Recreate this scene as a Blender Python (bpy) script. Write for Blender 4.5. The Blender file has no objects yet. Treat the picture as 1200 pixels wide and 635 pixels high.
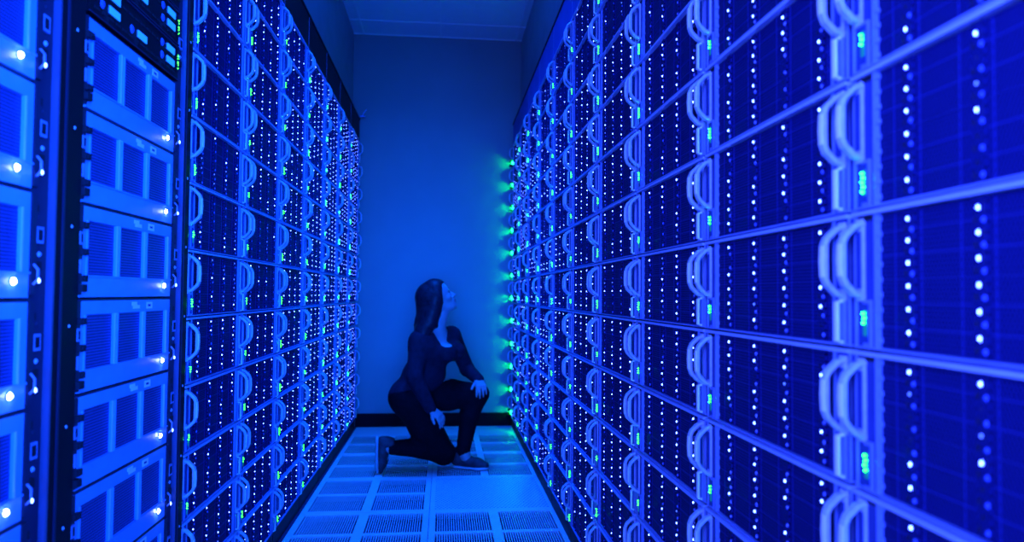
import bpy, bmesh, math, random
import numpy as np
from mathutils import Vector, Matrix
random.seed(7)
SC = bpy.context.scene
COL = SC.collection

# ------------------------------------------------------------------ camera
YAW, PITCH, ROLL, FPX, CAM_H = 0.0975, 0.0335, 0.0082, 812.3, 1.0464
cd = bpy.data.cameras.new('camera'); cam = bpy.data.objects.new('camera', cd); COL.objects.link(cam)
cd.sensor_width = 36.0; cd.lens = FPX * 36.0 / 1200.0; cd.clip_start = 0.02; cd.clip_end = 60
def unrot(u, v):                         # image direction (right, down) to world
    c, s = math.cos(-ROLL), math.sin(-ROLL); u, v = u*c - v*s, u*s + v*c
    x, y, z = u, 1.0, -v
    c, s = math.cos(PITCH), math.sin(PITCH); y, z = y*c - z*s, y*s + z*c
    c, s = math.cos(YAW), math.sin(YAW); x, y = x*c + y*s, -x*s + y*c
    return Vector((x, y, z))
fw = unrot(0, 0); rt = (unrot(1, 0) - fw).normalized(); up = (fw - unrot(0, 1)).normalized(); fw.normalize()
cam.matrix_world = Matrix(((rt.x, up.x, -fw.x, 0), (rt.y, up.y, -fw.y, 0), (rt.z, up.z, -fw.z, CAM_H), (0, 0, 0, 1)))
cd.dof.use_dof = True; cd.dof.focus_distance = 2.2; cd.dof.aperture_fstop = 24.37 / 8.5
SC.camera = cam

# ------------------------------------------------------------------ light
w = bpy.data.worlds.new('world'); SC.world = w; w.use_nodes = True
w.node_tree.nodes['Background'].inputs[0].default_value = (0.0, 0.02, 0.2, 1)
w.node_tree.nodes['Background'].inputs[1].default_value = 0.02
def area(name, loc, rot, sx, sy, power, col=(0.0, 0.092, 1.0), spread=180):
    l = bpy.data.lights.new(name, 'AREA'); l.shape = 'RECTANGLE'; l.size = sx; l.size_y = sy
    l.energy = power; l.color = col; l.spread = math.radians(spread)
    o = bpy.data.objects.new(name, l); COL.objects.link(o); o.location = loc; o.rotation_euler = rot
    return o
PI = math.pi
area('added_floor_fill', (-0.07, 3.72, 3.04), (0, 0, 0), 0.55, 1.8, 46, spread=78)  # unseen area light added overhead to brighten the aisle floor
area('added_ceiling_fill', (-0.07, 2.5, 2.60), (PI, 0, 0), 0.7, 1.8, 34)  # added to brighten the ceiling, no fixture hangs here
area('added_wall_fill', (-0.05, -1.9, 1.20), (PI/2-.004, 0, 0), 1.1, 1.9, 17, spread=20)  # added behind the camera, narrow spread brightens the lower back wall
area('added_right_rack_fill', (-0.45, -0.35, 1.45), (PI/2, 0, -0.95), 0.35, 1.1, 56, (0.06, 0.115, 1.0), spread=112)  # added fill that brightens the nearest right racks
area('added_left_rack_fill', (0.35, -0.30, 1.40), (PI/2, 0, 0.60), 0.30, 1.1, 40, (0.01, 0.11, 1.0), spread=76)  # added fill that brightens the storage racks on the left
SC.view_settings.view_transform = 'Standard'; SC.view_settings.look = 'None'
SC.view_settings.gamma = 1.0; SC.view_settings.exposure = 0.0; SC.view_settings.use_curve_mapping = False
SC.cycles.use_denoising = True
SC.cycles.sample_clamp_indirect = 3.0
SC.cycles.max_bounces = 5; SC.cycles.diffuse_bounces = 3; SC.cycles.glossy_bounces = 2
SC.cycles.caustics_reflective = False; SC.cycles.caustics_refractive = False

# ------------------------------------------------------------------ materials
def mat(name, col, rough=0.5, metal=0.0, emit=None, strength=0.0, noise=0.0, nscale=8.0, spec=0.5):
    m = bpy.data.materials.new(name); m.use_nodes = True
    nt = m.node_tree; b = nt.nodes['Principled BSDF']
    b.inputs['Base Color'].default_value = (*col, 1); b.inputs['Roughness'].default_value = rough
    b.inputs['Metallic'].default_value = metal; b.inputs['Specular IOR Level'].default_value = spec
    if noise:
        tc = nt.nodes.new('ShaderNodeTexCoord'); n = nt.nodes.new('ShaderNodeTexNoise'); n.inputs['Scale'].default_value = nscale
        n.inputs['Detail'].default_value = 4
        r = nt.nodes.new('ShaderNodeValToRGB')
        r.color_ramp.elements[0].color = (*[c*(1-noise) for c in col], 1); r.color_ramp.elements[0].position = 0.3
        r.color_ramp.elements[1].color = (*[min(1, c*(1+noise)) for c in col], 1); r.color_ramp.elements[1].position = 0.7
        nt.links.new(tc.outputs['Object'], n.inputs['Vector']); nt.links.new(n.outputs['Fac'], r.inputs['Fac'])
        nt.links.new(r.outputs['Color'], b.inputs['Base Color'])
    if emit:
        b.inputs['Emission Color'].default_value = (*emit, 1); b.inputs['Emission Strength'].default_value = strength
    return m
def perforated(name, metal_col, hole_col, pitch, axes, radius=0.33, rough=0.4, metalness=0.3, spec=0.12):
    """sheet with a staggered grid of round holes, in object space"""
    m = mat(name, metal_col, rough, metalness, spec=spec); nt = m.node_tree; b = nt.nodes['Principled BSDF']; N = nt.nodes.new; L = nt.links.new
    tc = N('ShaderNodeTexCoord'); sep = N('ShaderNodeSeparateXYZ'); L(tc.outputs['Object'], sep.inputs[0])
    def mth(op, a, c=None, d=None):
        n = N('ShaderNodeMath'); n.operation = op
        for i, v in enumerate((a, c, d)):
            if v is None: continue
            if isinstance(v, (int, float)): n.inputs[i].default_value = v
            else: L(v, n.inputs[i])
        return n.outputs[0]
    u = mth('DIVIDE', sep.outputs[axes[0]], pitch); v = mth('DIVIDE', sep.outputs[axes[1]], pitch)
    row = mth('FLOOR', v); off = mth('MULTIPLY', mth('MODULO', mth('ABSOLUTE', row), 2.0), 0.5)
    fu = mth('SUBTRACT', mth('FRACT', mth('ADD', u, off)), 0.5); fv = mth('SUBTRACT', mth('FRACT', v), 0.5)
    d = mth('SQRT', mth('ADD', mth('MULTIPLY', fu, fu), mth('MULTIPLY', fv, fv)))
    hole = mth('LESS_THAN', d, radius)
    mix = N('ShaderNodeMixRGB'); mix.inputs[1].default_value = (*metal_col, 1); mix.inputs[2].default_value = (*hole_col, 1)
    L(hole, mix.inputs[0]); L(mix.outputs[0], b.inputs['Base Color'])
    bump = N('ShaderNodeBump'); bump.inputs['Strength'].default_value = 0.4; bump.inputs['Distance'].default_value = 0.001
    L(mth('SUBTRACT', 1.0, hole), bump.inputs['Height']); L(bump.outputs[0], b.inputs['Normal'])
    return m
M = {}
M['wall'] = mat('painted wall', (0.30, 0.30, 0.30), 0.85, noise=0.04, nscale=3)
M['panel'] = mat('smoked containment panel', (0.30, 0.31, 0.36), 0.5, noise=0.1)
M['ceiling'] = mat('ceiling tile', (0.88, 0.88, 0.88), 0.9, noise=0.02, nscale=20)
M['tbar'] = mat('ceiling tee bar', (0.95, 0.95, 0.95), 0.4)
M['baseboard'] = mat('black rubber base', (0.004, 0.004, 0.008), 0.7, noise=0.2, spec=0.08)
M['floor'] = mat('laminated floor tile', (0.62, 0.63, 0.66), 0.45, noise=0.06, nscale=6)
M['void'] = mat('dark void below the floor', (0.008, 0.014, 0.06), 0.9, noise=0.1)
M['tiledots'] = perforated('dimpled perforated tile', (0.6, 0.62, 0.66), (0.02, 0.03, 0.12), 0.019, (0, 1), 0.25, 0.4, 0.0)
M['black'] = mat('black rack steel', (0.008, 0.008, 0.014), 0.5, 0.0, noise=0.15, spec=0.12)
M['rail'] = mat('dark rack rail', (0.018, 0.022, 0.06), 0.45, 0.0, noise=0.1, spec=0.2)
M['railedge'] = mat('bare rail edge', (0.07, 0.08, 0.20), 0.35, 0.0)
M['frame'] = mat('brushed chassis edge', (0.21, 0.29, 0.66), 0.4, 0.0, noise=0.08, nscale=30)
M['stile'] = mat('blue painted chassis face', (0.03, 0.055, 0.25), 0.45, 0.0, noise=0.1, nscale=30, spec=0.2)
M['toppanel'] = mat('blue top panel', (0.05, 0.09, 0.42), 0.45, spec=0.2, noise=0.1)
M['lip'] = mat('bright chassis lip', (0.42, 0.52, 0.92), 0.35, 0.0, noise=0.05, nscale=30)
M['grille'] = perforated('perforated blue bezel', (0.010, 0.014, 0.15), (0.0004, 0.0006, 0.010), 0.0052, (0, 2), 0.36, 0.6, 0.0)
M['carrier'] = mat('drive carrier rib', (0.018, 0.026, 0.22), 0.5, 0.0, spec=0.1)
M['hole'] = mat('dark slot', (0.003, 0.003, 0.015), 0.7)
M['pip'] = mat('blue latch pip', (0.10, 0.16, 0.75), 0.3)
M['handle'] = mat('glossy pull handle', (0.55, 0.62, 0.95), 0.22, 0.0, noise=0.15, nscale=60)
M['latch'] = mat('pale latch bar', (1.0, 0.95, 1.0), 0.25, 0.0, noise=0.05)
M['led'] = mat('white status light', (0.5, 0.6, 1), 0.4, emit=(0.05, 0.10, 1.0), strength=42)
M['leddim'] = mat('faint status light', (0.3, 0.4, 1), 0.4, emit=(0.05, 0.12, 1.0), strength=3)
M['green'] = mat('green status light', (0.02, 0.4, 0.06), 0.4, emit=(0.014, 1.0, 0.008), strength=40)
M['greenend'] = mat('strong green status light', (0.1, 1, 0.3), 0.4, emit=(0.0006, 1.0, 0.02), strength=2200)
M['greenwin'] = mat('green tinted window', (0.03, 0.30, 0.16), 0.3, emit=(0.0, 1.0, 0.25), strength=0.10)
M['storage'] = mat('satin storage bezel', (0.15, 0.40, 0.86), 0.4, 0.0, noise=0.05, nscale=20)
M['mesh'] = perforated('storage mesh window', (0.05, 0.10, 0.42), (0.003, 0.006, 0.06), 0.0058, (0, 2), 0.36, 0.4, 0.2)
M['power'] = mat('white power light', (1, 1, 1), 0.4, emit=(0.55, 0.65, 1.0), strength=60)
M['sticker'] = mat('pale paper label', (0.97, 0.97, 0.97), 0.6, noise=0.05)
M['port'] = mat('blue lit port', (0.1, 0.3, 1), 0.4, emit=(0.01, 0.22, 1.0), strength=1.3)
M['skin'] = mat('skin', (0.28, 0.26, 0.27), 0.5, noise=0.05)
M['top'] = mat('dark navy knit', (0.012, 0.012, 0.024), 0.85, noise=0.25, nscale=40, spec=0.08)
M['pants'] = mat('black stretch fabric', (0.004, 0.004, 0.007), 0.8, noise=0.25, nscale=40, spec=0.06)
M['hair'] = mat('dark hair', (0.010, 0.010, 0.018), 0.45, noise=0.4, nscale=60, spec=0.12)
M['eye'] = mat('eye white', (0.35, 0.36, 0.4), 0.3)
M['lips'] = mat('lips', (0.28, 0.16, 0.18), 0.45)
M['shoe'] = mat('dark shoe knit', (0.02, 0.02, 0.03), 0.6, noise=0.3, nscale=80)
M['sole'] = mat('pale rubber sole', (0.42, 0.46, 0.5), 0.5)
M['lace'] = mat('pale shoe lace', (0.5, 0.5, 0.65), 0.6)

# ------------------------------------------------------------------ mesh helpers
class MB:
    """collects shapes, each with its own material, into one mesh"""
    def __init__(s): s.v = []; s.f = []; s.m = []; s.mats = []
    def mi(s, m):
        if m not in s.mats: s.mats.append(m)
        return s.mats.index(m)
    def add(s, vs, fs, m):
        o = len(s.v); s.v += [tuple(v) for v in vs]; i = s.mi(m)
        s.f += [tuple(a+o for a in f) for f in fs]; s.m += [i]*len(fs)
    def box(s, x0, x1, y0, y1, z0, z1, m):
        s.add([(x0,y0,z0),(x1,y0,z0),(x1,y1,z0),(x0,y1,z0),(x0,y0,z1),(x1,y0,z1),(x1,y1,z1),(x0,y1,z1)],
              [(0,3,2,1),(4,5,6,7),(0,1,5,4),(1,2,6,5),(2,3,7,6),(3,0,4,7)], m)
    def bead(s, cx, y, cz, rx, rz, depth, m, n=8):
        """dome standing out of a front face towards -y"""
        vs = [(cx+rx*math.cos(2*PI*i/n), y, cz+rz*math.sin(2*PI*i/n)) for i in range(n)]
        vs += [(cx+.6*rx*math.cos(2*PI*i/n), y-depth*.8, cz+.6*rz*math.sin(2*PI*i/n)) for i in range(n)]
        vs.append((cx, y-depth, cz))
        fs = [(i, (i+1) % n, n+(i+1) % n, n+i) for i in range(n)] + [(n+i, n+(i+1) % n, 2*n) for i in range(n)]
        s.add(vs, fs, m)
    def sweep(s, pts, w, t, m, axis=Vector((1, 0, 0)), r=None):
        """rectangular (w along axis, t across) or chamfered bar swept along pts"""
        P = [Vector(p) for p in pts]; rings = []
        for i, p in enumerate(P):
            d = (P[min(i+1, len(P)-1)] - P[max(i-1, 0)]).normalized(); n = d.cross(axis).normalized()
            c = .35
            prof = [(-w/2, -t/2*c), (-w/2*(1-c), -t/2), (w/2*(1-c), -t/2), (w/2, -t/2*c), (w/2, t/2*c), (w/2*(1-c), t/2), (-w/2*(1-c), t/2), (-w/2, t/2*c)]
            rings.append([p + axis*a + n*b for a, b in prof])
        vs = [v for R in rings for v in R]; k = 8; fs = []
        for i in range(len(P)-1):
            for j in range(k): fs.append((i*k+j, i*k+(j+1) % k, (i+1)*k+(j+1) % k, (i+1)*k+j))
        fs.append(tuple(range(k))[::-1]); fs.append(tuple((len(P)-1)*k+j for j in range(k)))
        s.add(vs, fs, m)
    def mesh(s, name):
        me = bpy.data.meshes.new(name); me.from_pydata(s.v, [], s.f)
        for m in s.mats: me.materials.append(M[m])
        me.polygons.foreach_set('material_index', s.m); me.update()
        bm = bmesh.new(); bm.from_mesh(me); bmesh.ops.recalc_face_normals(bm, faces=bm.faces); bm.to_mesh(me); bm.free()
        return me
    def obj(s, name, parent=None, kind=None): return link(name, s.mesh(name), parent, kind)
def link(name, data, parent=None, kind=None):
    o = bpy.data.objects.new(name, data); COL.objects.link(o)
    if parent: o.parent = parent
    if kind: o['kind'] = kind
    return o
def tag(o, label, cat, group=None):
    o['label'] = label; o['category'] = cat
    if group: o['group'] = group
    return o
ORD = ['zeroth', 'first', 'second', 'third', 'fourth', 'fifth', 'sixth', 'seventh', 'eighth', 'ninth', 'tenth', 'eleventh', 'twelfth']

# ------------------------------------------------------------------ dimensions
DR, DL = 0.5412, 0.6776            # rack fronts right (x=+DR) and left (x=-DL)
W, H = 0.5155, 0.1800              # rack width, chassis pitch
Z0 = 0.0803                        # underside of the lowest chassis
YR, YL = 0.8383, 1.9297            # first status strip of each row
TOPZ = Z0 + 12*H                   # above the twelve chassis
RACKTOP = 2.415
YW = 5.547; ZC = 3.109; TS = 0.6096; TX = -0.0576; TY = 3.3948
XPL, XPR = -0.735, 0.605

# ------------------------------------------------------------------ structure
b = MB(); b.box(-1.9, 1.9, YW, YW+.1, -.05, ZC+.05, 'wall'); b.obj('wall_back', kind='structure')
b = MB(); b.box(-1.9, 1.9, -3.1, -3.0, -.05, ZC+.05, 'wall'); b.obj('wall_front', kind='structure')
b = MB(); b.box(XPL-.02, XPL, -3.0, YW, RACKTOP+.004, ZC, 'panel'); b.obj('wall_left', kind='structure')
b = MB(); b.box(XPR, XPR+.02, -3.0, YW, RACKTOP+.004, ZC, 'panel'); b.obj('wall_right', kind='structure')
b = MB(); b.box(-.68, .56, YW-.014, YW, 0, .1, 'baseboard'); b.box(-.68, .56, YW-.010, YW, .1, .104, 'baseboard'); b.obj('baseboard_back', kind='structure')
b = MB(); b.box(-1.9, 1.9, -3.1, YW+.1, ZC, ZC+.06, 'ceiling')
for i in range(-2, 3): b.box(TX+.01+i*TS-.006, TX+.01+i*TS+.006, -3, YW, ZC-.006, ZC, 'tbar')
for j in range(0, 13): b.box(-1.9, 1.9, 5.255-j*TS-.005, 5.255-j*TS+.005, ZC-.005, ZC, 'tbar')
b.box(XPL, XPR, YW-.012, YW, ZC-.006, ZC, 'tbar')
b.obj('ceiling', kind='structure')
# raised floor: solid strips under the racks, tiles of slotted plates in the aisle
b = MB()
b.box(-1.9, 1.9, -3.1, YW+.1, -.30, -.25, 'void')
XL, XR = TX-TS, TX+TS
b.box(-1.9, XL-.0015, -3.1, YW, -.03, 0, 'void'); b.box(XR+.0015, 1.9, -3.1, YW, -.03, 0, 'void')
g = .0012
def slotted(x0, y0, y1full=True):
    """tile plate with 2 x 2 panels of slots"""
    x1, y1 = x0+TS, y0+TS
    px = [(x0+.030, x0+.282), (x1-.282, x1-.030)]; py = [(y0+.030, y0+.290), (y1-.290, y1-.030)]
    a, c, d, e = x0+g, x1-g, y0+g, y1-g
    zb, zt = -.03, 0
    b.box(a, px[0][0], d, e, zb, zt, 'floor'); b.box(px[0][1], px[1][0], d, e, zb, zt, 'floor'); b.box(px[1][1], c, d, e, zb, zt, 'floor')
    for p in px:
        b.box(p[0], p[1], d, py[0][0], zb, zt, 'floor'); b.box(p[0], p[1], py[0][1], py[1][0], zb, zt, 'floor'); b.box(p[0], p[1], py[1][1], e, zb, zt, 'floor')
        n = 24; st = (p[1]-p[0])/n
        for q in py:
            for i in range(n-1):
                c0 = p[0]+(i+1)*st; b.box(c0-st*.19, c0+st*.19, q[0], q[1], -.010, -.0005, 'floor')
            b.box(p[0], p[1], q[0], q[1], -.05, -.045, 'void')
for col in (0, 1):
    x0 = XL + col*TS
    for j in range(-10, 4):
        y0 = TY + j*TS
        if col == 1 and j == 0:
            b.box(x0+g, x0+TS-g, y0+g, y0+TS-g, -.03, -.0004, 'floor')
            b.box(x0+.025, x0+TS-.025, y0+.02, y0+TS-.02, -.001, .0, 'tiledots')
        elif j == 3:
            b.box(x0+g, x0+TS-g, y0+g, YW, -.03, 0, 'floor')
        else: slotted(x0, y0)
b.obj('floor', kind='structure')

# ------------------------------------------------------------------ camera frame test (leave out what is wholly outside)
Minv = cam.matrix_world.inverted()
def in_view(pts, margin=40):
    ok = []
    for p in pts:
        q = Minv @ Vector(p)
        if q.z > -.05: ok.append(None); continue
        ok.append((600 + FPX*q.x/-q.z, 317.5 - FPX*q.y/-q.z))
    v = [o for o in ok if o]
    if not v: return False
    if max(o[0] for o in v) < -margin or min(o[0] for o in v) > 1200+margin: return False
    if max(o[1] for o in v) < -margin or min(o[1] for o in v) > 635+margin: return False
    return True

# ------------------------------------------------------------------ chassis (local: x along the face as seen, y into the rack, z up)
CW, CH = W-.0120, H-.0035
SL, SR = .046, .040                      # stile widths
COLX = [.200, .415, .630, .845]
LEDZ = [.90, .755, .605, .45, .295, .14]
def body_mesh():
    b = MB()
    b.box(0, CW, .010, .40, 0, CH, 'black')
    b.box(0, SL-.004, 0, .010, 0, CH, 'stile'); b.box(CW-SR+.004, CW, 0, .010, 0, CH, 'stile')
    b.box(SL-.004, SL, -.003, .010, 0, CH, 'frame'); b.box(CW-SR, CW-SR+.004, -.003, .010, 0, CH, 'frame')
    b.box(0, .003, -.003, 0, 0, CH, 'frame'); b.box(CW-.003, CW, -.003, 0, 0, CH, 'frame')
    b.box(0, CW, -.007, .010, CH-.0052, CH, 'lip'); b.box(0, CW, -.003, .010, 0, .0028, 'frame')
    for i in range(9):                   # spring fingers along the bezel edge
        z = .012+i*(CH-.024)/8; b.box(SL, SL+.003, -.002, .008, z-.003, z+.003, 'frame')
    b.box(.006, SL-.008, -.002, 0, CH-.012, CH-.006, 'hole')
    return b.mesh('server_chassis')
def grille_mesh():
    b = MB(); x0, x1 = SL, CW-SR
    b.box(x0, x1, .004, .010, .0028, CH-.0062, 'grille')
    for k in range(1, 6):                # drive carrier edges behind the mesh
        z = CH*k/6; b.box(x0+.002, x1-.002, .0032, .004, z-.0005, z+.0005, 'carrier')
    for cx in COLX:
        x = cx*CW
        for d in (-.026, .020): b.box(x+d-.0006, x+d+.0006, .0032, .004, .004, CH-.006, 'carrier')
    return b.mesh('perforated_grille')
def column_mesh(pat, dim):
    b = MB(); h = CH
    b.box(-.0075, .0105, .0015, .004, .004, CH-.006, 'grille')
    for z, on in zip(LEDZ, pat):
        if on == 1: b.bead(0, .0015, z*h, .0015, .0026, .0020, 'led', 6)
        elif on == 2: b.bead(0, .0015, z*h, .0016, .0022, .0018, 'leddim')
        else: b.bead(0, .0015, z*h, .0016, .0024, .001, 'hole', 6)
        b.bead(-.0045, .0015, (z-.07)*h, .0022, .0040, .0004, 'hole', 6)
        b.bead(.0070, .0015, (z-.075)*h, .0026, .0034, .0024, 'pip', 8)
    return b.mesh('light_column')
def handle_mesh():
    b = MB(); z0, z1 = -.047, .047; p = .028
    path = [(0, 0, z1), (0, -p*.40, z1-.003), (0, -p*.88, z1-.016), (0, -p, z1-.024), (0, -p, z0+.024), (0, -p*.88, z0+.016), (0, -p*.40, z0+.003), (0, 0, z0)]
    b.sweep(path, .015, .0075, 'handle')
    b.sweep([(0, -p-.0035, z1-.026), (0, -p-.0045, 0), (0, -p-.0035, z0+.026)], .011, .003, 'latch')
    b.box(-.0065, .0065, -.0045, 0, z0-.006, z1+.006, 'handle')
    b.box(-.0045, .0045, -.0062, -.0045, z0+.010, z1-.010, 'stile')
    b.bead(0, -.0045, z1+.001, .003, .003, .002, 'lip'); b.bead(0, -.0045, z0-.001, .003, .003, .002, 'lip')
    return b.mesh('handle')
def latch_mesh():
    b = MB(); b.box(-.0055, .0055, -.004, 0, -.030, .030, 'frame')
    b.sweep([(0, -.004, .028), (0, -.011, .026), (0, -.011, -.026), (0, -.004, -.028)], .010, .005, 'latch')
    b.bead(0, -.0119, -.020, .0025, .0025, .001, 'hole')
    return b.mesh('latch_bar')
def indicator_mesh(n_on, led='green'):
    b = MB(); b.box(-.0075, .0075, -.004, 0, -.030, .030, 'frame'); b.box(-.005, .005, -.0058, -.004, -.025, .025, 'stile')
    b.box(-.003, .0045, -.0066, -.0058, -.016, .016, 'greenwin')
    for i, z in enumerate([.0125, .0065, .0005, -.0055, -.0115][:n_on]): b.bead(-.0005+(.001 if i % 2 else -.001), -.0066, z, .0011, .0015, .0030, led, 6)
    if led == 'greenend':
        for z in (-.019, .0175): b.box(-.055, .0075, -.030, -.004, z, z+.0015, 'black')  # hood plates added to narrow the green glow on the back wall
    return b.mesh('indicator_panel')
BODY, GRILLE, HANDLE, LATCH = body_mesh(), grille_mesh(), handle_mesh(), latch_mesh()
INDS = [indicator_mesh(n) for n in (3, 4, 5)]; IND_END = indicator_mesh(4, 'greenend')
COLS = {}
for dens, p in (('dense', .72), ('mid', .5), ('sparse', .18)):
    COLS[dens] = []
    for k in range(14):
        COLS[dens].append(column_mesh([1 if random.random() < p else (2 if random.random() < .35 else 0) for _ in LEDZ], None))
def make_chassis(mtx, dens, end=False):
    r = link('server_chassis', BODY); r.matrix_world = mtx
    link('perforated_grille', GRILLE, r)
    def at(name, me, x, y, z):
        o = link(name, me, r); o.location = (x, y, z); return o
    at('handle', HANDLE, .0135, 0, CH*.645); at('handle', HANDLE, CW-.0165, 0, CH*.645)
    at('indicator_panel', IND_END if end else random.choice(INDS), .027 if end else .027, 0, CH*.185)
    at('latch_bar', LATCH, CW-.0165, 0, CH*.185)
    for cx in COLX: at('light_column', random.choice(COLS[dens]), cx*CW, 0, 0)
    return r
def face_matrix(side, y, z):             # origin at the viewer's lower left of a unit's front
    if side == 'right': return Matrix.Translation((DR, y, z)) @ Matrix.Rotation(-PI/2, 4, 'Z')
    return Matrix.Translation((-DL, y, z)) @ Matrix.Rotation(PI/2, 4, 'Z')

# ------------------------------------------------------------------ rack cabinets
DEPTH = .60
def rack(side, y, width, label, rows_top=TOPZ, wide=0.0):
    """cabinet whose viewer-left edge stands at y"""
    root = link('server_rack', None); root.matrix_world = face_matrix(side, y, 0)
    w_ = width
    def p(name, f, **k):
        b = MB(); f(b); return b.obj(name, root)
    p('side_panel', lambda b: b.box(.0005, .0025, .012, DEPTH, .0, RACKTOP-.002, 'black'))
    p('side_panel', lambda b: b.box(w_-.0025, w_-.0005, .012, DEPTH, .0, RACKTOP-.002, 'black'))
    p('back_panel', lambda b: b.box(.003, w_-.003, DEPTH-.004, DEPTH, .0, RACKTOP-.002, 'black'))
    def plinth(b):
        b.box(.003, w_-.003, .004, .03, .0, Z0-.003, 'black'); b.box(.003, w_-.003, .0015, .004, Z0-.012, Z0-.003, 'rail')
    p('plinth', plinth)
    def top(b):
        b.box(.002, w_-.002, .004, DEPTH, RACKTOP-.012, RACKTOP, 'black')
        b.box(.002, w_-.002, -.002, .004, rows_top+.004, RACKTOP, 'toppanel' if side == 'right' else 'black')  # blue on the right row, black on the left
        b.box(.002, w_-.002, -.006, -.002, RACKTOP-.010, RACKTOP, 'black')
        b.box(.004, .006, -.003, -.002, rows_top+.006, RACKTOP-.012, 'frame')
    p('top_panel', top)
    return tag(root, label, 'rack', 'racks in the %s row' % side)
NR, NL = 10, 7
for side, n, y0 in (('right', NR, YR), ('left', NL, YL)):
    for k in range(n):
        org = (y0 + k*W + .027) if side == 'right' else (y0 + k*W - .027)
        far = org - W if side == 'right' else org + W
        xx = DR if side == 'right' else -DL
        nm = ORD[k+1]
        rack(side, org + (.002 if side == 'right' else -.002), W, 'black rack of blue lit handled chassis, %s such rack from the camera on the %s' % (nm, side))
        for r in range(12):
            z = Z0 + r*H
            if not in_view([(xx, org, z), (xx, far, z), (xx, org, z+H), (xx, far, z+H)]): continue
            rr = r-5
            dens = 'dense' if random.random() < .35 else 'mid'
            if side == 'left' and k <= 1 and rr in (0, 1): dens = 'sparse'
            if side == 'left' and k == 0 and rr == 2: dens = 'sparse'
            if side == 'left' and k >= 3: dens = 'dense'
            if side == 'right' and rr >= 5: dens = 'sparse' if random.random() < .6 else 'mid'
            if side == 'right' and k >= 5 and random.random() < .6: dens = 'sparse'
            c = make_chassis(face_matrix(side, org, z), dens, side == 'right' and k == NR-1)
            tag(c, 'blue mesh-fronted server chassis, %s up from floor, in %s handled rack on the %s' % (ORD[r+1], nm, side), 'server chassis', 'server chassis in the %s row' % side)

# ------------------------------------------------------------------ storage racks at the near left
UW, UH = .425, .1765
def storage_body():
    b = MB(); b.box(.004, UW-.004, .012, .42, 0, UH, 'black')
    fb, ft = .042, UH-.030
    xs = [.018, .018+.118, .018+.118+.014, .018+.25, .018+.264, .018+.382]
    b.box(0, UW, 0, .012, 0, fb, 'storage'); b.box(0, UW, 0, .012, ft, UH-.004, 'storage')
    b.box(0, xs[0], 0, .012, fb, ft, 'storage'); b.box(xs[1], xs[2], 0, .012, fb, ft, 'storage'); b.box(xs[3], xs[4], 0, .012, fb, ft, 'storage'); b.box(xs[5], UW, 0, .012, fb, ft, 'storage')
    b.box(0, UW, -.003, 0, fb-.003, fb, 'storage')
    for a in (xs[0], xs[2], xs[4]): b.box(a-.003, a, -.003, 0, fb, ft, 'storage'); b.box(a+.118, a+.121, -.003, 0, fb, ft, 'lip')
    b.box(0, UW, .001, .012, UH-.004, UH, 'rail')
    return b.mesh('storage_server')
def window_mesh():
    b = MB(); b.box(0, .118, .005, .012, .042, UH-.030, 'mesh'); return b.mesh('mesh_window')
def power_mesh():
    b = MB(); b.bead(0, 0, 0, .0075, .0075, .003, 'frame', 12); b.bead(0, -.0015, 0, .0055, .0055, .004, 'power', 12); return b.mesh('power_light')
def sticker_mesh(two):
    b = MB()
    if two: b.box(-.018, .008, -.0006, 0, .001, .009, 'sticker'); b.box(-.012, .022, -.0005, 0, -.006, .002, 'sticker')
    else:
        b.box(-.016, .016, -.0006, 0, -.007, .008, 'sticker'); b.box(-.008, .006, -.0009, -.0006, -.002, .003, 'stile')
    return b.mesh('asset_label')
def ear_mesh():
    b = MB()                              # black spring clips and bright tab on the rail at the unit's side
    b.box(-.020, -.001, -.002, .004, .004, UH-.004, 'rail')
    for z in (.035, .085, .135): b.box(-.014, .006, -.010, -.002, z-.006, z+.006, 'hole'); b.box(-.010, -.001, -.013, -.010, z-.004, z+.004, 'hole')
    b.box(-.018, -.006, -.006, -.002, .098, .122, 'frame'); b.box(-.015, -.009, -.0063, -.006, .102, .118, 'hole')
    b.box(-.012, -.006, -.005, -.002, .045, .070, 'frame'); b.box(-.018, .000, -.012, -.002, .010, .024, 'hole')
    return b.mesh('mounting_ear')
def latch_glint_mesh():
    b = MB(); b.box(.002, .016, -.002, .004, .004, UH-.004, 'rail')
    b.sweep([(.010, -.002, .055), (.010, -.009, .047), (.010, -.009, .030), (.010, -.002, .022)], .005, .003, 'frame')
    b.bead(.010, -.0105, .028, .0022, .0045, .002, 'led', 8)  # glowing bead stands in for the power light's reflection on the rail
    return b.mesh('latch_and_glint')
SB, SWN, SPW, ST1, ST2, SEAR, SLT = storage_body(), window_mesh(), power_mesh(), sticker_mesh(True), sticker_mesh(False), ear_mesh(), latch_glint_mesh()
def storage(y, z, label):
    r = link('storage_server', SB); r.matrix_world = face_matrix('left', y, z)
    def at(name, me, x, yy, zz):
        o = link(name, me, r); o.location = (x, yy, zz)
    for a in (.018, .15, .282): at('mesh_window', SWN, a, 0, 0)
    at('power_light', SPW, UW-.045, -.001, .026)
    at('asset_label', ST1, UW*.55, 0, UH-.017); at('asset_label', ST2, UW*.72, 0, UH-.017)
    at('mounting_ear', SEAR, 0, 0, 0); at('latch_and_glint', SLT, UW, 0, 0)
    tag(r, label, 'storage server', 'storage servers at the near left')
SA_Y, SB_Y = 1.372, .782
ZS = Z0 + 5.3*H                          # a unit line shared by both stacks
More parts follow.
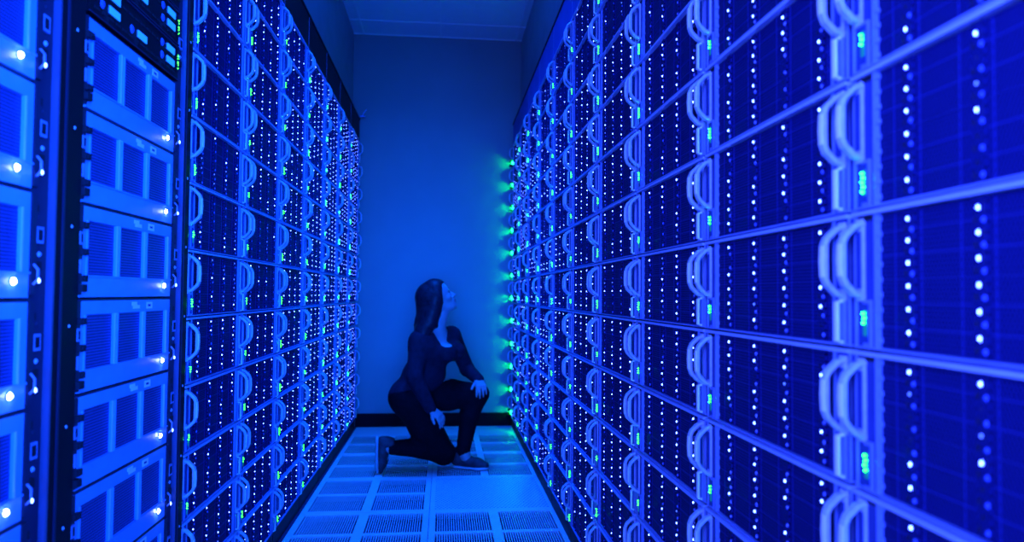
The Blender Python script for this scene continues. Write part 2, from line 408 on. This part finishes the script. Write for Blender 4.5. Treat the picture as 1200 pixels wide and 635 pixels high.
for nm, y, lab, rng in (('A', SA_Y, 'right', range(-4, 3)), ('B', SB_Y, 'left', range(-4, 4))):
    names = {3: 'above the frame corner', 2: 'topmost', 1: 'second from top', 0: 'third from top', -1: 'fourth from top', -2: 'fifth from top', -3: 'sixth from top', -4: 'seventh from top'}
    for r in rng:
        z = ZS + r*H
        if not in_view([(-DL, y, z), (-DL, y+UW, z), (-DL, y, z+H), (-DL, y+UW, z+H)], 25): continue
        if lab == 'right': t = 'pale three-window storage server, %s in the stack right of the dark post' % names[r]
        else: t = 'blurred storage server left of the dark post, level with the one %s' % names[r] if r < 3 else 'blurred storage server at top left corner, left of the dark post'
        storage(y, z, t)
# wide posts with rail details, as part of two storage racks
def storage_rack(y, width, label, post_y0, post_y1):
    root = link('server_rack', None); root.matrix_world = face_matrix('left', y, 0)
    def p(name, f):
        b = MB(); f(b); return b.obj(name, root)
    p('side_panel', lambda b: b.box(.0, .002, .03, DEPTH, 0, RACKTOP, 'black'))
    p('side_panel', lambda b: b.box(width-.002, width, .03, DEPTH, 0, RACKTOP, 'black'))
    p('back_panel', lambda b: b.box(.003, width-.003, DEPTH-.004, DEPTH, 0, RACKTOP, 'black'))
    p('plinth', lambda b: b.box(.003, width-.003, .01, .03, 0, .07, 'black'))
    p('top_panel', lambda b: b.box(.003, width-.003, .0, DEPTH-.005, RACKTOP-.03, RACKTOP, 'black'))
    def post(b):
        a, c = post_y0, post_y1; wd = c-a
        b.box(a, a+wd*.36, .004, .028, .071, RACKTOP-.031, 'rail')
        b.box(a+wd*.36, a+wd*.40, -.008, .02, .071, RACKTOP-.031, 'railedge')
        b.box(a+wd*.40, c, -.006, .02, .071, RACKTOP-.031, 'black')
        b.box(a+wd*.55, a+wd*.60, -.008, -.006, .071, RACKTOP-.031, 'rail')
        for r in range(-5, 6):
            z = ZS + r*H
            if z < .1: continue
            zz = z+.105; xx = a+wd*.16     # square cage nut with bright rim
            b.box(xx-.010, xx+.010, -.001, .004, zz-.014, zz+.014, 'frame'); b.box(xx-.006, xx+.006, -.0015, -.001, zz-.009, zz+.009, 'hole')
            b.bead(xx+.006, .004, zz-.032, .005, .005, .003, 'lip'); b.bead(xx+.004, .004, zz+.030, .004, .004, .002, 'rail')
            b.box(xx-.012, xx+.002, -.003, .004, zz-.060, zz-.045, 'hole'); b.box(xx-.014, xx-.006, -.001, .004, zz+.038, zz+.05, 'hole')
            b.bead(a+wd*.80, -.006, z+.128, .003, .0035, .002, 'lip')
    p('post', post)
    return tag(root, label, 'rack', 'racks in the left row')
storage_rack(.70, 1.352-.70, 'nearest left rack with wide dark post, cut by the frame edge', 1.214-.70, 1.350-.70)
storage_rack(1.354, 1.898-1.354, 'rack of storage servers below two switches, right of the wide dark post', 1.816-1.354, 1.896-1.354)

# network switches above the storage servers
def switch_body():
    b = MB(); h = .086
    b.box(0, UW+.015, 0, .30, 0, h, 'black'); b.box(0, UW+.015, -.003, 0, h-.004, h, 'rail'); b.box(0, UW+.015, -.003, 0, 0, .003, 'rail')
    for i in range(14): b.box(.02+i*.029, .040+i*.029, -.0012, 0, .014, .020, 'hole'); b.box(.02+i*.029, .040+i*.029, -.0012, 0, .060, .066, 'hole')
    for i in range(3): b.bead(.07+.13*i, 0, .012, .010, .010, .001, 'hole', 10)
    return b.mesh('network_switch')
def ports_mesh(two=True):
    b = MB()
    for z in ((.026, .056) if two else (.026,)):
        b.box(.0, .044, -.004, 0, z, z+.015, 'port'); b.box(.0, .044, -.002, 0, z-.003, z+.018, 'rail')
        b.bead(-.024, 0, z+.008, .009, .010, .004, 'pip', 10)
    return b.mesh('port_block')
def swgreen_mesh():
    b = MB(); b.box(-.006, .006, -.002, 0, -.022, .022, 'hole')
    for z in (.017, .010, .000, -.006, -.015): b.bead(0, -.002, z, .0022 if z in (.017, .0) else .0013, .0026 if z in (.017, .0) else .0014, .0015, 'green', 6)
    return b.mesh('indicator_panel')
SWB, PB1, PB2, SWG = switch_body(), ports_mesh(), ports_mesh(False), swgreen_mesh()
for i in range(3):
    z = ZS + 3*H + .004 + i*.0895
    if not in_view([(-DL, SA_Y, z), (-DL, SA_Y+UW, z)], 25): continue
    r = link('network_switch', SWB); r.matrix_world = face_matrix('left', SA_Y, z)
    for x, me in ((.075, PB1), (.205, PB2), (.365, PB1)):
        o = link('port_block', me, r); o.location = (x, 0, 0)
    o = link('indicator_panel', SWG, r); o.location = (UW+.028-.020, -.001, .045)
    tag(r, 'black network switch with blue lit ports, %s' % ['directly on top of the storage servers', 'second above the storage servers', 'third above the storage servers'][i], 'network switch', 'network switches at the top left')

# small pale fitting on top of the last left rack
b = MB(); b.box(-.02, .02, -.008, .008, 0, .012, 'frame'); b.sweep([(0, 0, .010), (.01, 0, .035), (.03, 0, .06)], .008, .006, 'lip', Vector((0, 1, 0))); b.bead(.0, -.008, .008, .006, .006, .004, 'lip')
o = b.obj('cable_bracket'); o.location = (-DL+.03, YW-.10, RACKTOP+.001)
tag(o, 'small pale bracket on top of the farthest left rack beside the back wall', 'bracket')

# ------------------------------------------------------------------ person: smooth distance fields turned into meshes
def V3(*a): return np.array(a, dtype=float)
class Field:
    """smooth union of tapered capsules; a prim may be flattened along one axis"""
    def __init__(s): s.p = []
    def cap(s, a, ra, c, rb, k=.02, n=None, flat=1.0): s.p.append((V3(*a), ra, V3(*c), rb, k, None if n is None else V3(*n)/np.linalg.norm(n), flat)); return s
    def ball(s, a, r, k=.02, n=None, flat=1.0): return s.cap(a, r, a, r, k, n, flat)
    def bounds(s, pad):
        lo = np.min([np.minimum(p[0], p[2]) - max(p[1], p[3]) for p in s.p], 0) - pad
        hi = np.max([np.maximum(p[0], p[2]) + max(p[1], p[3]) for p in s.p], 0) + pad
        return lo, hi
    def grid(s, lo, vox, shape, infl=0.0):
        D = np.full(shape, 1.0)
        for a, ra, c, rb, k, n, flat in s.p:
            R = max(ra, rb) + infl + 3*k + 3*vox + .02
            i0 = np.maximum(0, np.floor((np.minimum(a, c)-R-lo)/vox).astype(int)); i1 = np.minimum(shape, np.ceil((np.maximum(a, c)+R-lo)/vox).astype(int)+1)
            if np.any(i1 <= i0): continue
            ax = [lo[i] + vox*np.arange(i0[i], i1[i]) for i in range(3)]
            X = np.stack(np.meshgrid(*ax, indexing='ij'), -1)
            aa, cc = a, c
            if n is not None:
                m = (a+c)/2
                X = X + ((X-m)@n)[..., None]*(flat-1)*n
                aa = a + ((a-m)@n)*(flat-1)*n; cc = c + ((c-m)@n)*(flat-1)*n
            ba = cc-aa; L2 = float(ba@ba)
            t = np.clip(((X-aa)@ba)/L2, 0, 1) if L2 > 1e-12 else np.zeros(X.shape[:3])
            d = np.linalg.norm(X-aa-t[..., None]*ba, axis=-1) - (ra+(rb-ra)*t) - infl
            S = D[i0[0]:i1[0], i0[1]:i1[1], i0[2]:i1[2]]
            h = np.clip(.5+.5*(S-d)/k, 0, 1)
            D[i0[0]:i1[0], i0[1]:i1[1], i0[2]:i1[2]] = S*(1-h)+d*h-k*h*(1-h)
        return D
def nets(D, lo, vox):
    """surface nets: one vertex per mixed cell, one quad per crossed edge"""
    ins = D < 0; sh = D.shape; cs = tuple(n-1 for n in sh)
    cnt = np.zeros(cs); pos = np.zeros(cs+(3,))
    corners = [(i, j, k) for i in (0, 1) for j in (0, 1) for k in (0, 1)]
    sl = lambda o: tuple(slice(o[i], o[i]+cs[i]) for i in range(3))
    for a in corners:
        for ax in range(3):
            if a[ax]: continue
            c = list(a); c[ax] = 1; c = tuple(c)
            da, dc = D[sl(a)], D[sl(c)]; m = (da < 0) != (dc < 0)
            t = np.where(m, da/np.where(m, da-dc, 1), 0)
            for i in range(3): pos[..., i] += np.where(m, a[i] + (t if i == ax else 0), 0)
            cnt += m
    act = cnt > 0; idx = -np.ones(cs, int); idx[act] = np.arange(act.sum())
    ijk = np.argwhere(act); verts = lo + vox*(ijk + pos[act]/cnt[act][:, None])
    F = []
    for ax in range(3):
        s0 = [slice(None)]*3; s1 = [slice(None)]*3; s0[ax] = slice(0, -1); s1[ax] = slice(1, None)
        a, c = ins[tuple(s0)], ins[tuple(s1)]; e = np.argwhere(a != c); fl = a[tuple(e.T)]
        u, v = (ax+1) % 3, (ax+2) % 3
        ok = (e[:, u] > 0) & (e[:, v] > 0) & (e[:, u] < cs[u]) & (e[:, v] < cs[v]); e = e[ok]; fl = fl[ok]
        def g(du, dv):
            q = e.copy(); q[:, u] -= du; q[:, v] -= dv; return idx[tuple(q.T)]
        q = np.stack([g(1, 1), g(0, 1), g(0, 0), g(1, 0)], 1)
        q[~fl] = q[~fl][:, ::-1]; F.append(q)
    return verts, np.concatenate(F)
def field_object(name, fld, vox, material, parent=None, infl=0.0, cuts=(), keep=(), mats=None, paint=None, smooth=2):
    lo, hi = fld.bounds(.02+infl); shape = np.ceil((hi-lo)/vox).astype(int)+1
    D = fld.grid(lo, vox, shape, infl)
    ax = [lo[i]+vox*np.arange(shape[i]) for i in range(3)]
    if cuts or keep:
        X = np.stack(np.meshgrid(*ax, indexing='ij'), -1)
        for c in cuts: D = np.maximum(D, -c(X))
        for c in keep: D = np.maximum(D, c(X))
    v, f = nets(D, lo, vox)
    me = bpy.data.meshes.new(name); me.from_pydata(v.tolist(), [], f.tolist()); me.update()
    me.materials.append(M[material])
    for m in (mats or []): me.materials.append(M[m])
    if paint:
        cen = np.array([p.center[:] for p in me.polygons]); me.polygons.foreach_set('material_index', paint(cen).astype(int))
    me.polygons.foreach_set('use_smooth', [True]*len(me.polygons))
    bm = bmesh.new(); bm.from_mesh(me)
    for _ in range(smooth): bmesh.ops.smooth_vert(bm, verts=bm.verts, factor=.5, use_axis_x=True, use_axis_y=True, use_axis_z=True)
    bm.to_mesh(me); bm.free()
    o = link(name, me, parent)
    return o
def cap_sdf(a, ra, c, rb):
    a, c = V3(*a), V3(*c)
    def f(X):
        ba = c-a; t = np.clip(((X-a)@ba)/max(1e-9, ba@ba), 0, 1)
        return np.linalg.norm(X-a-t[..., None]*ba, axis=-1)-(ra+(rb-ra)*t)
    return f
def half(n, p):                           # cuts away the side n points to
    n, p = V3(*n)/np.linalg.norm(n), V3(*p)
    return lambda X: -((X-p)@n)
def unit(v): v = np.array(v, float); return v/np.linalg.norm(v)

J = dict(hipR=(-.190,4.10,.430), hipL=(-.183,4.24,.432), waistR=(-.150,4.12,.575), waistL=(-.066,4.19,.570), chestR=(-.113,4.105,.725), chestL=(.000,4.205,.722),
         bustR=(.022,4.085,.705), bustL=(.078,4.155,.703), shR=(-.142,4.058,.776), shL=(.052,4.245,.792), elR=(-.163,4.0,.574), wrR=(-.070,4.030,.388),
         elL=(.150,4.37,.575), wrL=(.214,4.215,.528), neck0=(-.040,4.15,.820), neck1=(-.022,4.14,.925), kneeR=(.009,4.22,.090), calfR=(-.117,4.17,.135), ankR=(-.285,4.105,.150),
         kneeL=(.212,4.23,.440), ankL=(.125,4.205,.105))
J = {k: V3(*v) for k, v in J.items()}
C = V3(-.047, 4.14, 1.022)
Fd = unit((.88, .08, .46)); Sd = unit(np.cross(Fd, (0, 0, 1))); Ud = unit(np.cross(Sd, Fd))   # face forward, side (towards camera), up
def hd(f, s, u): return C + Fd*f + Sd*s + Ud*u
def torso(F):
    n = (.69, -.72, 0)
    F.cap(J['hipR'], .098, J['hipL'], .095, .03)
    F.cap(J['hipR']+V3(-.035,0,.015), .085, J['hipL']+V3(-.035,0,.015), .082, .03)
    F.cap((J['hipR']+J['hipL'])/2, .10, (J['waistR']+J['waistL'])/2, .086, .05)
    F.cap(J['waistR'], .078, J['waistL'], .076, .05)
    F.cap(J['chestR'], .088, J['chestL'], .086, .06)
    F.ball(J['bustR'], .050, .04); F.ball(J['bustL'], .048, .04)
    F.cap(J['shR']+V3(.012,.01,.0), .050, J['shL']-V3(.012,.01,0), .048, .04)
    return F
def arms(F):
    F.cap(J['shR'], .047, J['elR'], .040, .03); F.cap(J['elR'], .040, J['wrR'], .027, .015)
    F.cap(J['shL'], .046, J['elL'], .038, .03); F.cap(J['elL'], .038, J['wrL'], .027, .015)
    return F
def legs(F):
    mR = J['hipR']*.5+J['kneeR']*.5+V3(-.01,0,.0)
    F.cap(J['hipR'], .098, mR, .088, .03); F.cap(mR, .088, J['kneeR'], .064, .03)
    F.cap(J['kneeR'], .062, J['calfR'], .056, .02); F.cap(J['calfR'], .056, J['ankR'], .036, .02)
    mL = J['hipL']*.45+J['kneeL']*.55
    F.cap(J['hipL'], .098, mL, .086, .03); F.cap(mL, .086, J['kneeL'], .060, .03)
    cL = J['kneeL']*.62+J['ankL']*.38+V3(-.018,0,0)
    F.cap(J['kneeL'], .058, cL, .052, .02); F.cap(cL, .052, J['ankL'], .036, .02)
    return F
def hand(F, wr, pc, nrm, side, curls, spread=.16, thumb_in=.3):
    """palm from wr to knuckles pc, nrm points out of the palm, side towards the thumb"""
    d = unit(pc-wr); nrm = unit(nrm - d*(nrm@d)); side = unit(np.cross(d, nrm)) * (1 if np.cross(d, nrm)@side > 0 else -1)
    for t in (-1, -.33, .33, 1):
        F.cap(wr+side*t*.012, .013, pc+side*t*.024, .0105, .008)
    for i, (t, L) in enumerate(zip((1, .36, -.3, -.95), (.064, .071, .066, .052))):
        p = pc + side*t*.026; dd = unit(d + side*t*spread); r = .0088 - .0006*(i == 3)
        for j, (fr, cu) in enumerate(zip((.46, .30, .24), curls)):
            ax = unit(dd*math.cos(cu) + nrm*math.sin(cu)); q = p + ax*L*fr
            F.cap(p, r, q, r-.0009, .003); p = q; dd = ax; r -= .0009
    p = wr + d*.022 + side*.018; dd = unit(d*.75 + side*.7 + nrm*thumb_in)
    q = p + dd*.036; F.cap(p, .0125, q, .0098, .006); dd = unit(dd + d*.5); F.cap(q, .0098, q+dd*.030, .008, .003)
def hands(F):
    hand(F, J['wrR'], J['wrR']+V3(.050,-.006,-.042), V3(-.45,.5,-.5), V3(.3,-.6,.4), (.35, .45, .35))
    hand(F, J['wrL'], J['wrL']+V3(.012,-.063,-.030), V3(.0,.25,-.95), V3(-1,0,0), (.75, .55, .25))
def head(F):
    F.cap(hd(-.022,0,.018), .083, hd(.012,0,.022), .078, .02)
    F.cap(hd(.020,0,-.030), .062, hd(.045,0,-.060), .045, .03)
    F.cap(hd(.050,0,-.075), .030, hd(.076,0,-.096), .017, .02)                 # jaw and chin
    F.cap(hd(-.005,.045,-.050), .022, hd(.055,.022,-.092), .015, .02); F.cap(hd(-.005,-.045,-.050), .022, hd(.055,-.022,-.092), .015, .02)
    F.cap(hd(.066,-.025,.010), .018, hd(.066,.025,.010), .018, .012)           # brow
    F.ball(hd(.062,.038,-.030), .020, .015); F.ball(hd(.062,-.038,-.030), .020, .015)  # cheek bones
    F.cap(hd(.080,0,.000), .009, hd(.104,0,-.034), .0095, .008)                # nose
    F.ball(hd(.107,0,-.037), .0095, .005); F.ball(hd(.092,.011,-.040), .0075, .006); F.ball(hd(.092,-.011,-.040), .0075, .006)
    F.cap(hd(.082,.016,-.060), .0065, hd(.091,0,-.057), .0075, .005); F.cap(hd(.082,-.016,-.060), .0065, hd(.091,0,-.057), .0075, .005)
    F.cap(hd(.080,.014,-.070), .007, hd(.089,0,-.070), .0085, .005); F.cap(hd(.080,-.014,-.070), .007, hd(.089,0,-.070), .0085, .005)
    for s in (1, -1): F.cap(hd(-.008,s*.077,.000), .012, hd(-.002,s*.074,-.032), .009, .006, Sd, 2.2)
F = Field(); torso(F); arms(F); legs(F)
F.cap(J['neck0'], .052, J['neck1'], .044, .03); F.cap(J['neck1'], .044, hd(-.01,0,-.02), .055, .03)
head(F); hands(F)
F.cap(J['ankL'], .036, J['ankL']+V3(.02,-.01,-.045), .034, .01); F.cap(J['ankR'], .036, J['ankR']+V3(-.04,0,-.0), .034, .01)
sock = [cap_sdf(hd(.074,s*.027,-.012), .0115, hd(.090,s*.027,-.014), .010) for s in (1, -1)]
lipc = hd(.088, 0, -.064)
person = field_object('person', F, .0052, 'skin', cuts=sock, mats=['lips'], smooth=1,
    paint=lambda c: (np.linalg.norm((c-lipc)/np.array([.02,.022,.012]), axis=1) < 1) & (((c-C)@Fd) > .084))
tag(person, 'woman in dark clothes with long dark hair kneeling on one knee in the aisle', 'person')
for s in (1, -1):
    b = MB(); cc = hd(.070, s*.027, -.012); vs = []; fs = []
    bm = bmesh.new(); bmesh.ops.create_uvsphere(bm, u_segments=16, v_segments=10, radius=.0115)
    me = bpy.data.meshes.new('eye'); bm.to_mesh(me); bm.free(); me.materials.append(M['eye']); me.materials.append(M['hair'])
    for p in me.polygons:
        p.use_smooth = True
        if p.center.normalized().dot(Vector(Fd)) > .86: p.material_index = 1
    o = link('eye', me, person); o.location = tuple(cc)
    E_ = Field(); E_.cap(hd(.080, s*.014, .010), .003, hd(.076, s*.040, .012), .002, .002)
    field_object('eyebrow', E_, .002, 'hair', person)
# top
F = Field(); torso(F); arms(F)
scoop = cap_sdf((-.008,4.10,.845), .062, (.022,4.065,.775), .044)
neckc = cap_sdf(J['neck0']-V3(0,0,.0), .060, J['neck1'], .062)
field_object('long_sleeve_top', F, .006, 'top', person, infl=.007, cuts=[scoop, neckc], smooth=1)
# leggings
F = Field(); legs(F)
F.cap(J['hipR'], .098, J['hipL'], .095, .03); F.cap(J['hipR']+V3(-.035,0,.015), .085, J['hipL']+V3(-.035,0,.015), .082, .03); F.cap((J['hipR']+J['hipL'])/2, .10, (J['waistR']+J['waistL'])/2, .086, .05)
field_object('leggings', F, .006, 'pants', person, infl=.0055, cuts=[half((-.15,0,1), (-.15,4.15,.50))], keep=[lambda X: -X[..., 2]+.004], smooth=1)
# hair: cap, long back and side locks
F = Field()
F.cap(hd(-.022,0,.020), .092, hd(.006,0,.028), .087, .02)
F.cap(hd(-.036,0,.0), .076, (-.088,4.14,.955), .062, .04)
F.cap((-.088,4.14,.955), .062, (-.108,4.13,.870), .060, .04); F.cap((-.108,4.13,.870), .058, (-.148,4.11,.765), .034, .03)
F.cap(hd(.000,.066,.000), .036, (-.058,4.070,.945), .036, .03); F.cap((-.058,4.070,.945), .036, (-.070,4.062,.875), .032, .03); F.cap((-.085,4.085,.93), .05, (-.118,4.065,.82), .042, .03); F.cap((-.118,4.065,.82), .044, (-.150,4.07,.765), .040, .03)
F.cap((-.066,4.070,.880), .028, (-.045,4.062,.858), .012, .02)
F.cap(hd(.000,-.066,.000), .034, (-.01,4.205,.935), .028, .03); F.cap((-.01,4.205,.935), .028, (.030,4.20,.880), .015, .02)
facecut = lambda X: -np.minimum((X-V3(-.047+.045,4.14,1.02))@unit((1, -.05, .10)), -((X-C)@Ud)+.060+.0)
throat = cap_sdf((.02,4.14,.97), .055, (.03,4.13,.88), .045)
hairo = field_object('long_hair', F, .0055, 'hair', person, cuts=[facecut, throat], smooth=1)
b = MB()
for i in range(46):                       # fine strands lying over the hair
    a = random.random(); s = random.choice((1, 1, 1, -1))
    p0 = hd(-.03+.05*a, s*(.03+.05*random.random()), .095-.03*random.random())
    p1 = hd(-.06+.06*a, s*.100, -.01); p2 = V3(-.105+.06*a, 4.14-s*.080, .93); p3 = V3(-.125+.06*a, 4.13-s*.078, .85+.03*random.random())
    b.sweep([tuple(p) for p in (p0, p1, p2, p3)], .003, .002, 'hair', Vector((0, 1, 0)))
b.obj('hair_strands', hairo)
# sneakers
def sneaker(heel, f, u, sz=1.0):
    f = unit(f); u = unit(u - f*(np.array(u)@f)); s = np.cross(f, u)
    P = lambda a, b_, c: heel + f*a*sz + s*b_ + u*c
    F = Field()
    F.cap(P(.034,0,.040), .034, P(.10,0,.042), .034, .02); F.cap(P(.10,0,.042), .034, P(.165,0,.034), .033, .02); F.cap(P(.165,0,.034), .034, P(.210,0,.028), .024, .02, u, 1.15)
    F.cap(P(.038,0,.070), .036, P(.046,0,.088), .037, .015)
    under = lambda X: (X-P(0,0,.014))@u
    sh = field_object('sneaker', F, .005, 'shoe', person, cuts=[under, cap_sdf(P(.050,0,.105), .028, P(.046,0,.14), .03)], smooth=1)
    F = Field(); F.cap(P(.036,0,.010), .037, P(.10,0,.010), .036, .01, u, 3.2); F.cap(P(.10,0,.010), .036, P(.168,0,.010), .041, .01, u, 3.6); F.cap(P(.168,0,.010), .041, P(.205,0,.013), .030, .01, u, 2.6)
    field_object('sole', F, .0045, 'sole', sh, smooth=1)
    b = MB()
    for i in range(5):
        a0 = .085+i*.018; h0 = .079-i*.0045
        b.sweep([tuple(P(a0, t*.006, h0+.001-abs(t)*.0022*abs(t))) for t in (-4, -2, 0, 2, 4)], .005, .003, 'lace', Vector(f))
    for t in (-1, 1): b.sweep([tuple(P(.085, 0, .082)), tuple(P(.080, t*.012, .090)), tuple(P(.092, t*.022, .082)), tuple(P(.102, t*.014, .079))], .004, .003, 'lace', Vector(f))
    b.obj('laces', sh)
sneaker(V3(.062,4.235,.0), V3(.20,-.085,.0), V3(0,0,1))
sneaker(V3(-.385,4.10,.215), V3(.005,.0,-1), V3(1,.05,.0), .90)
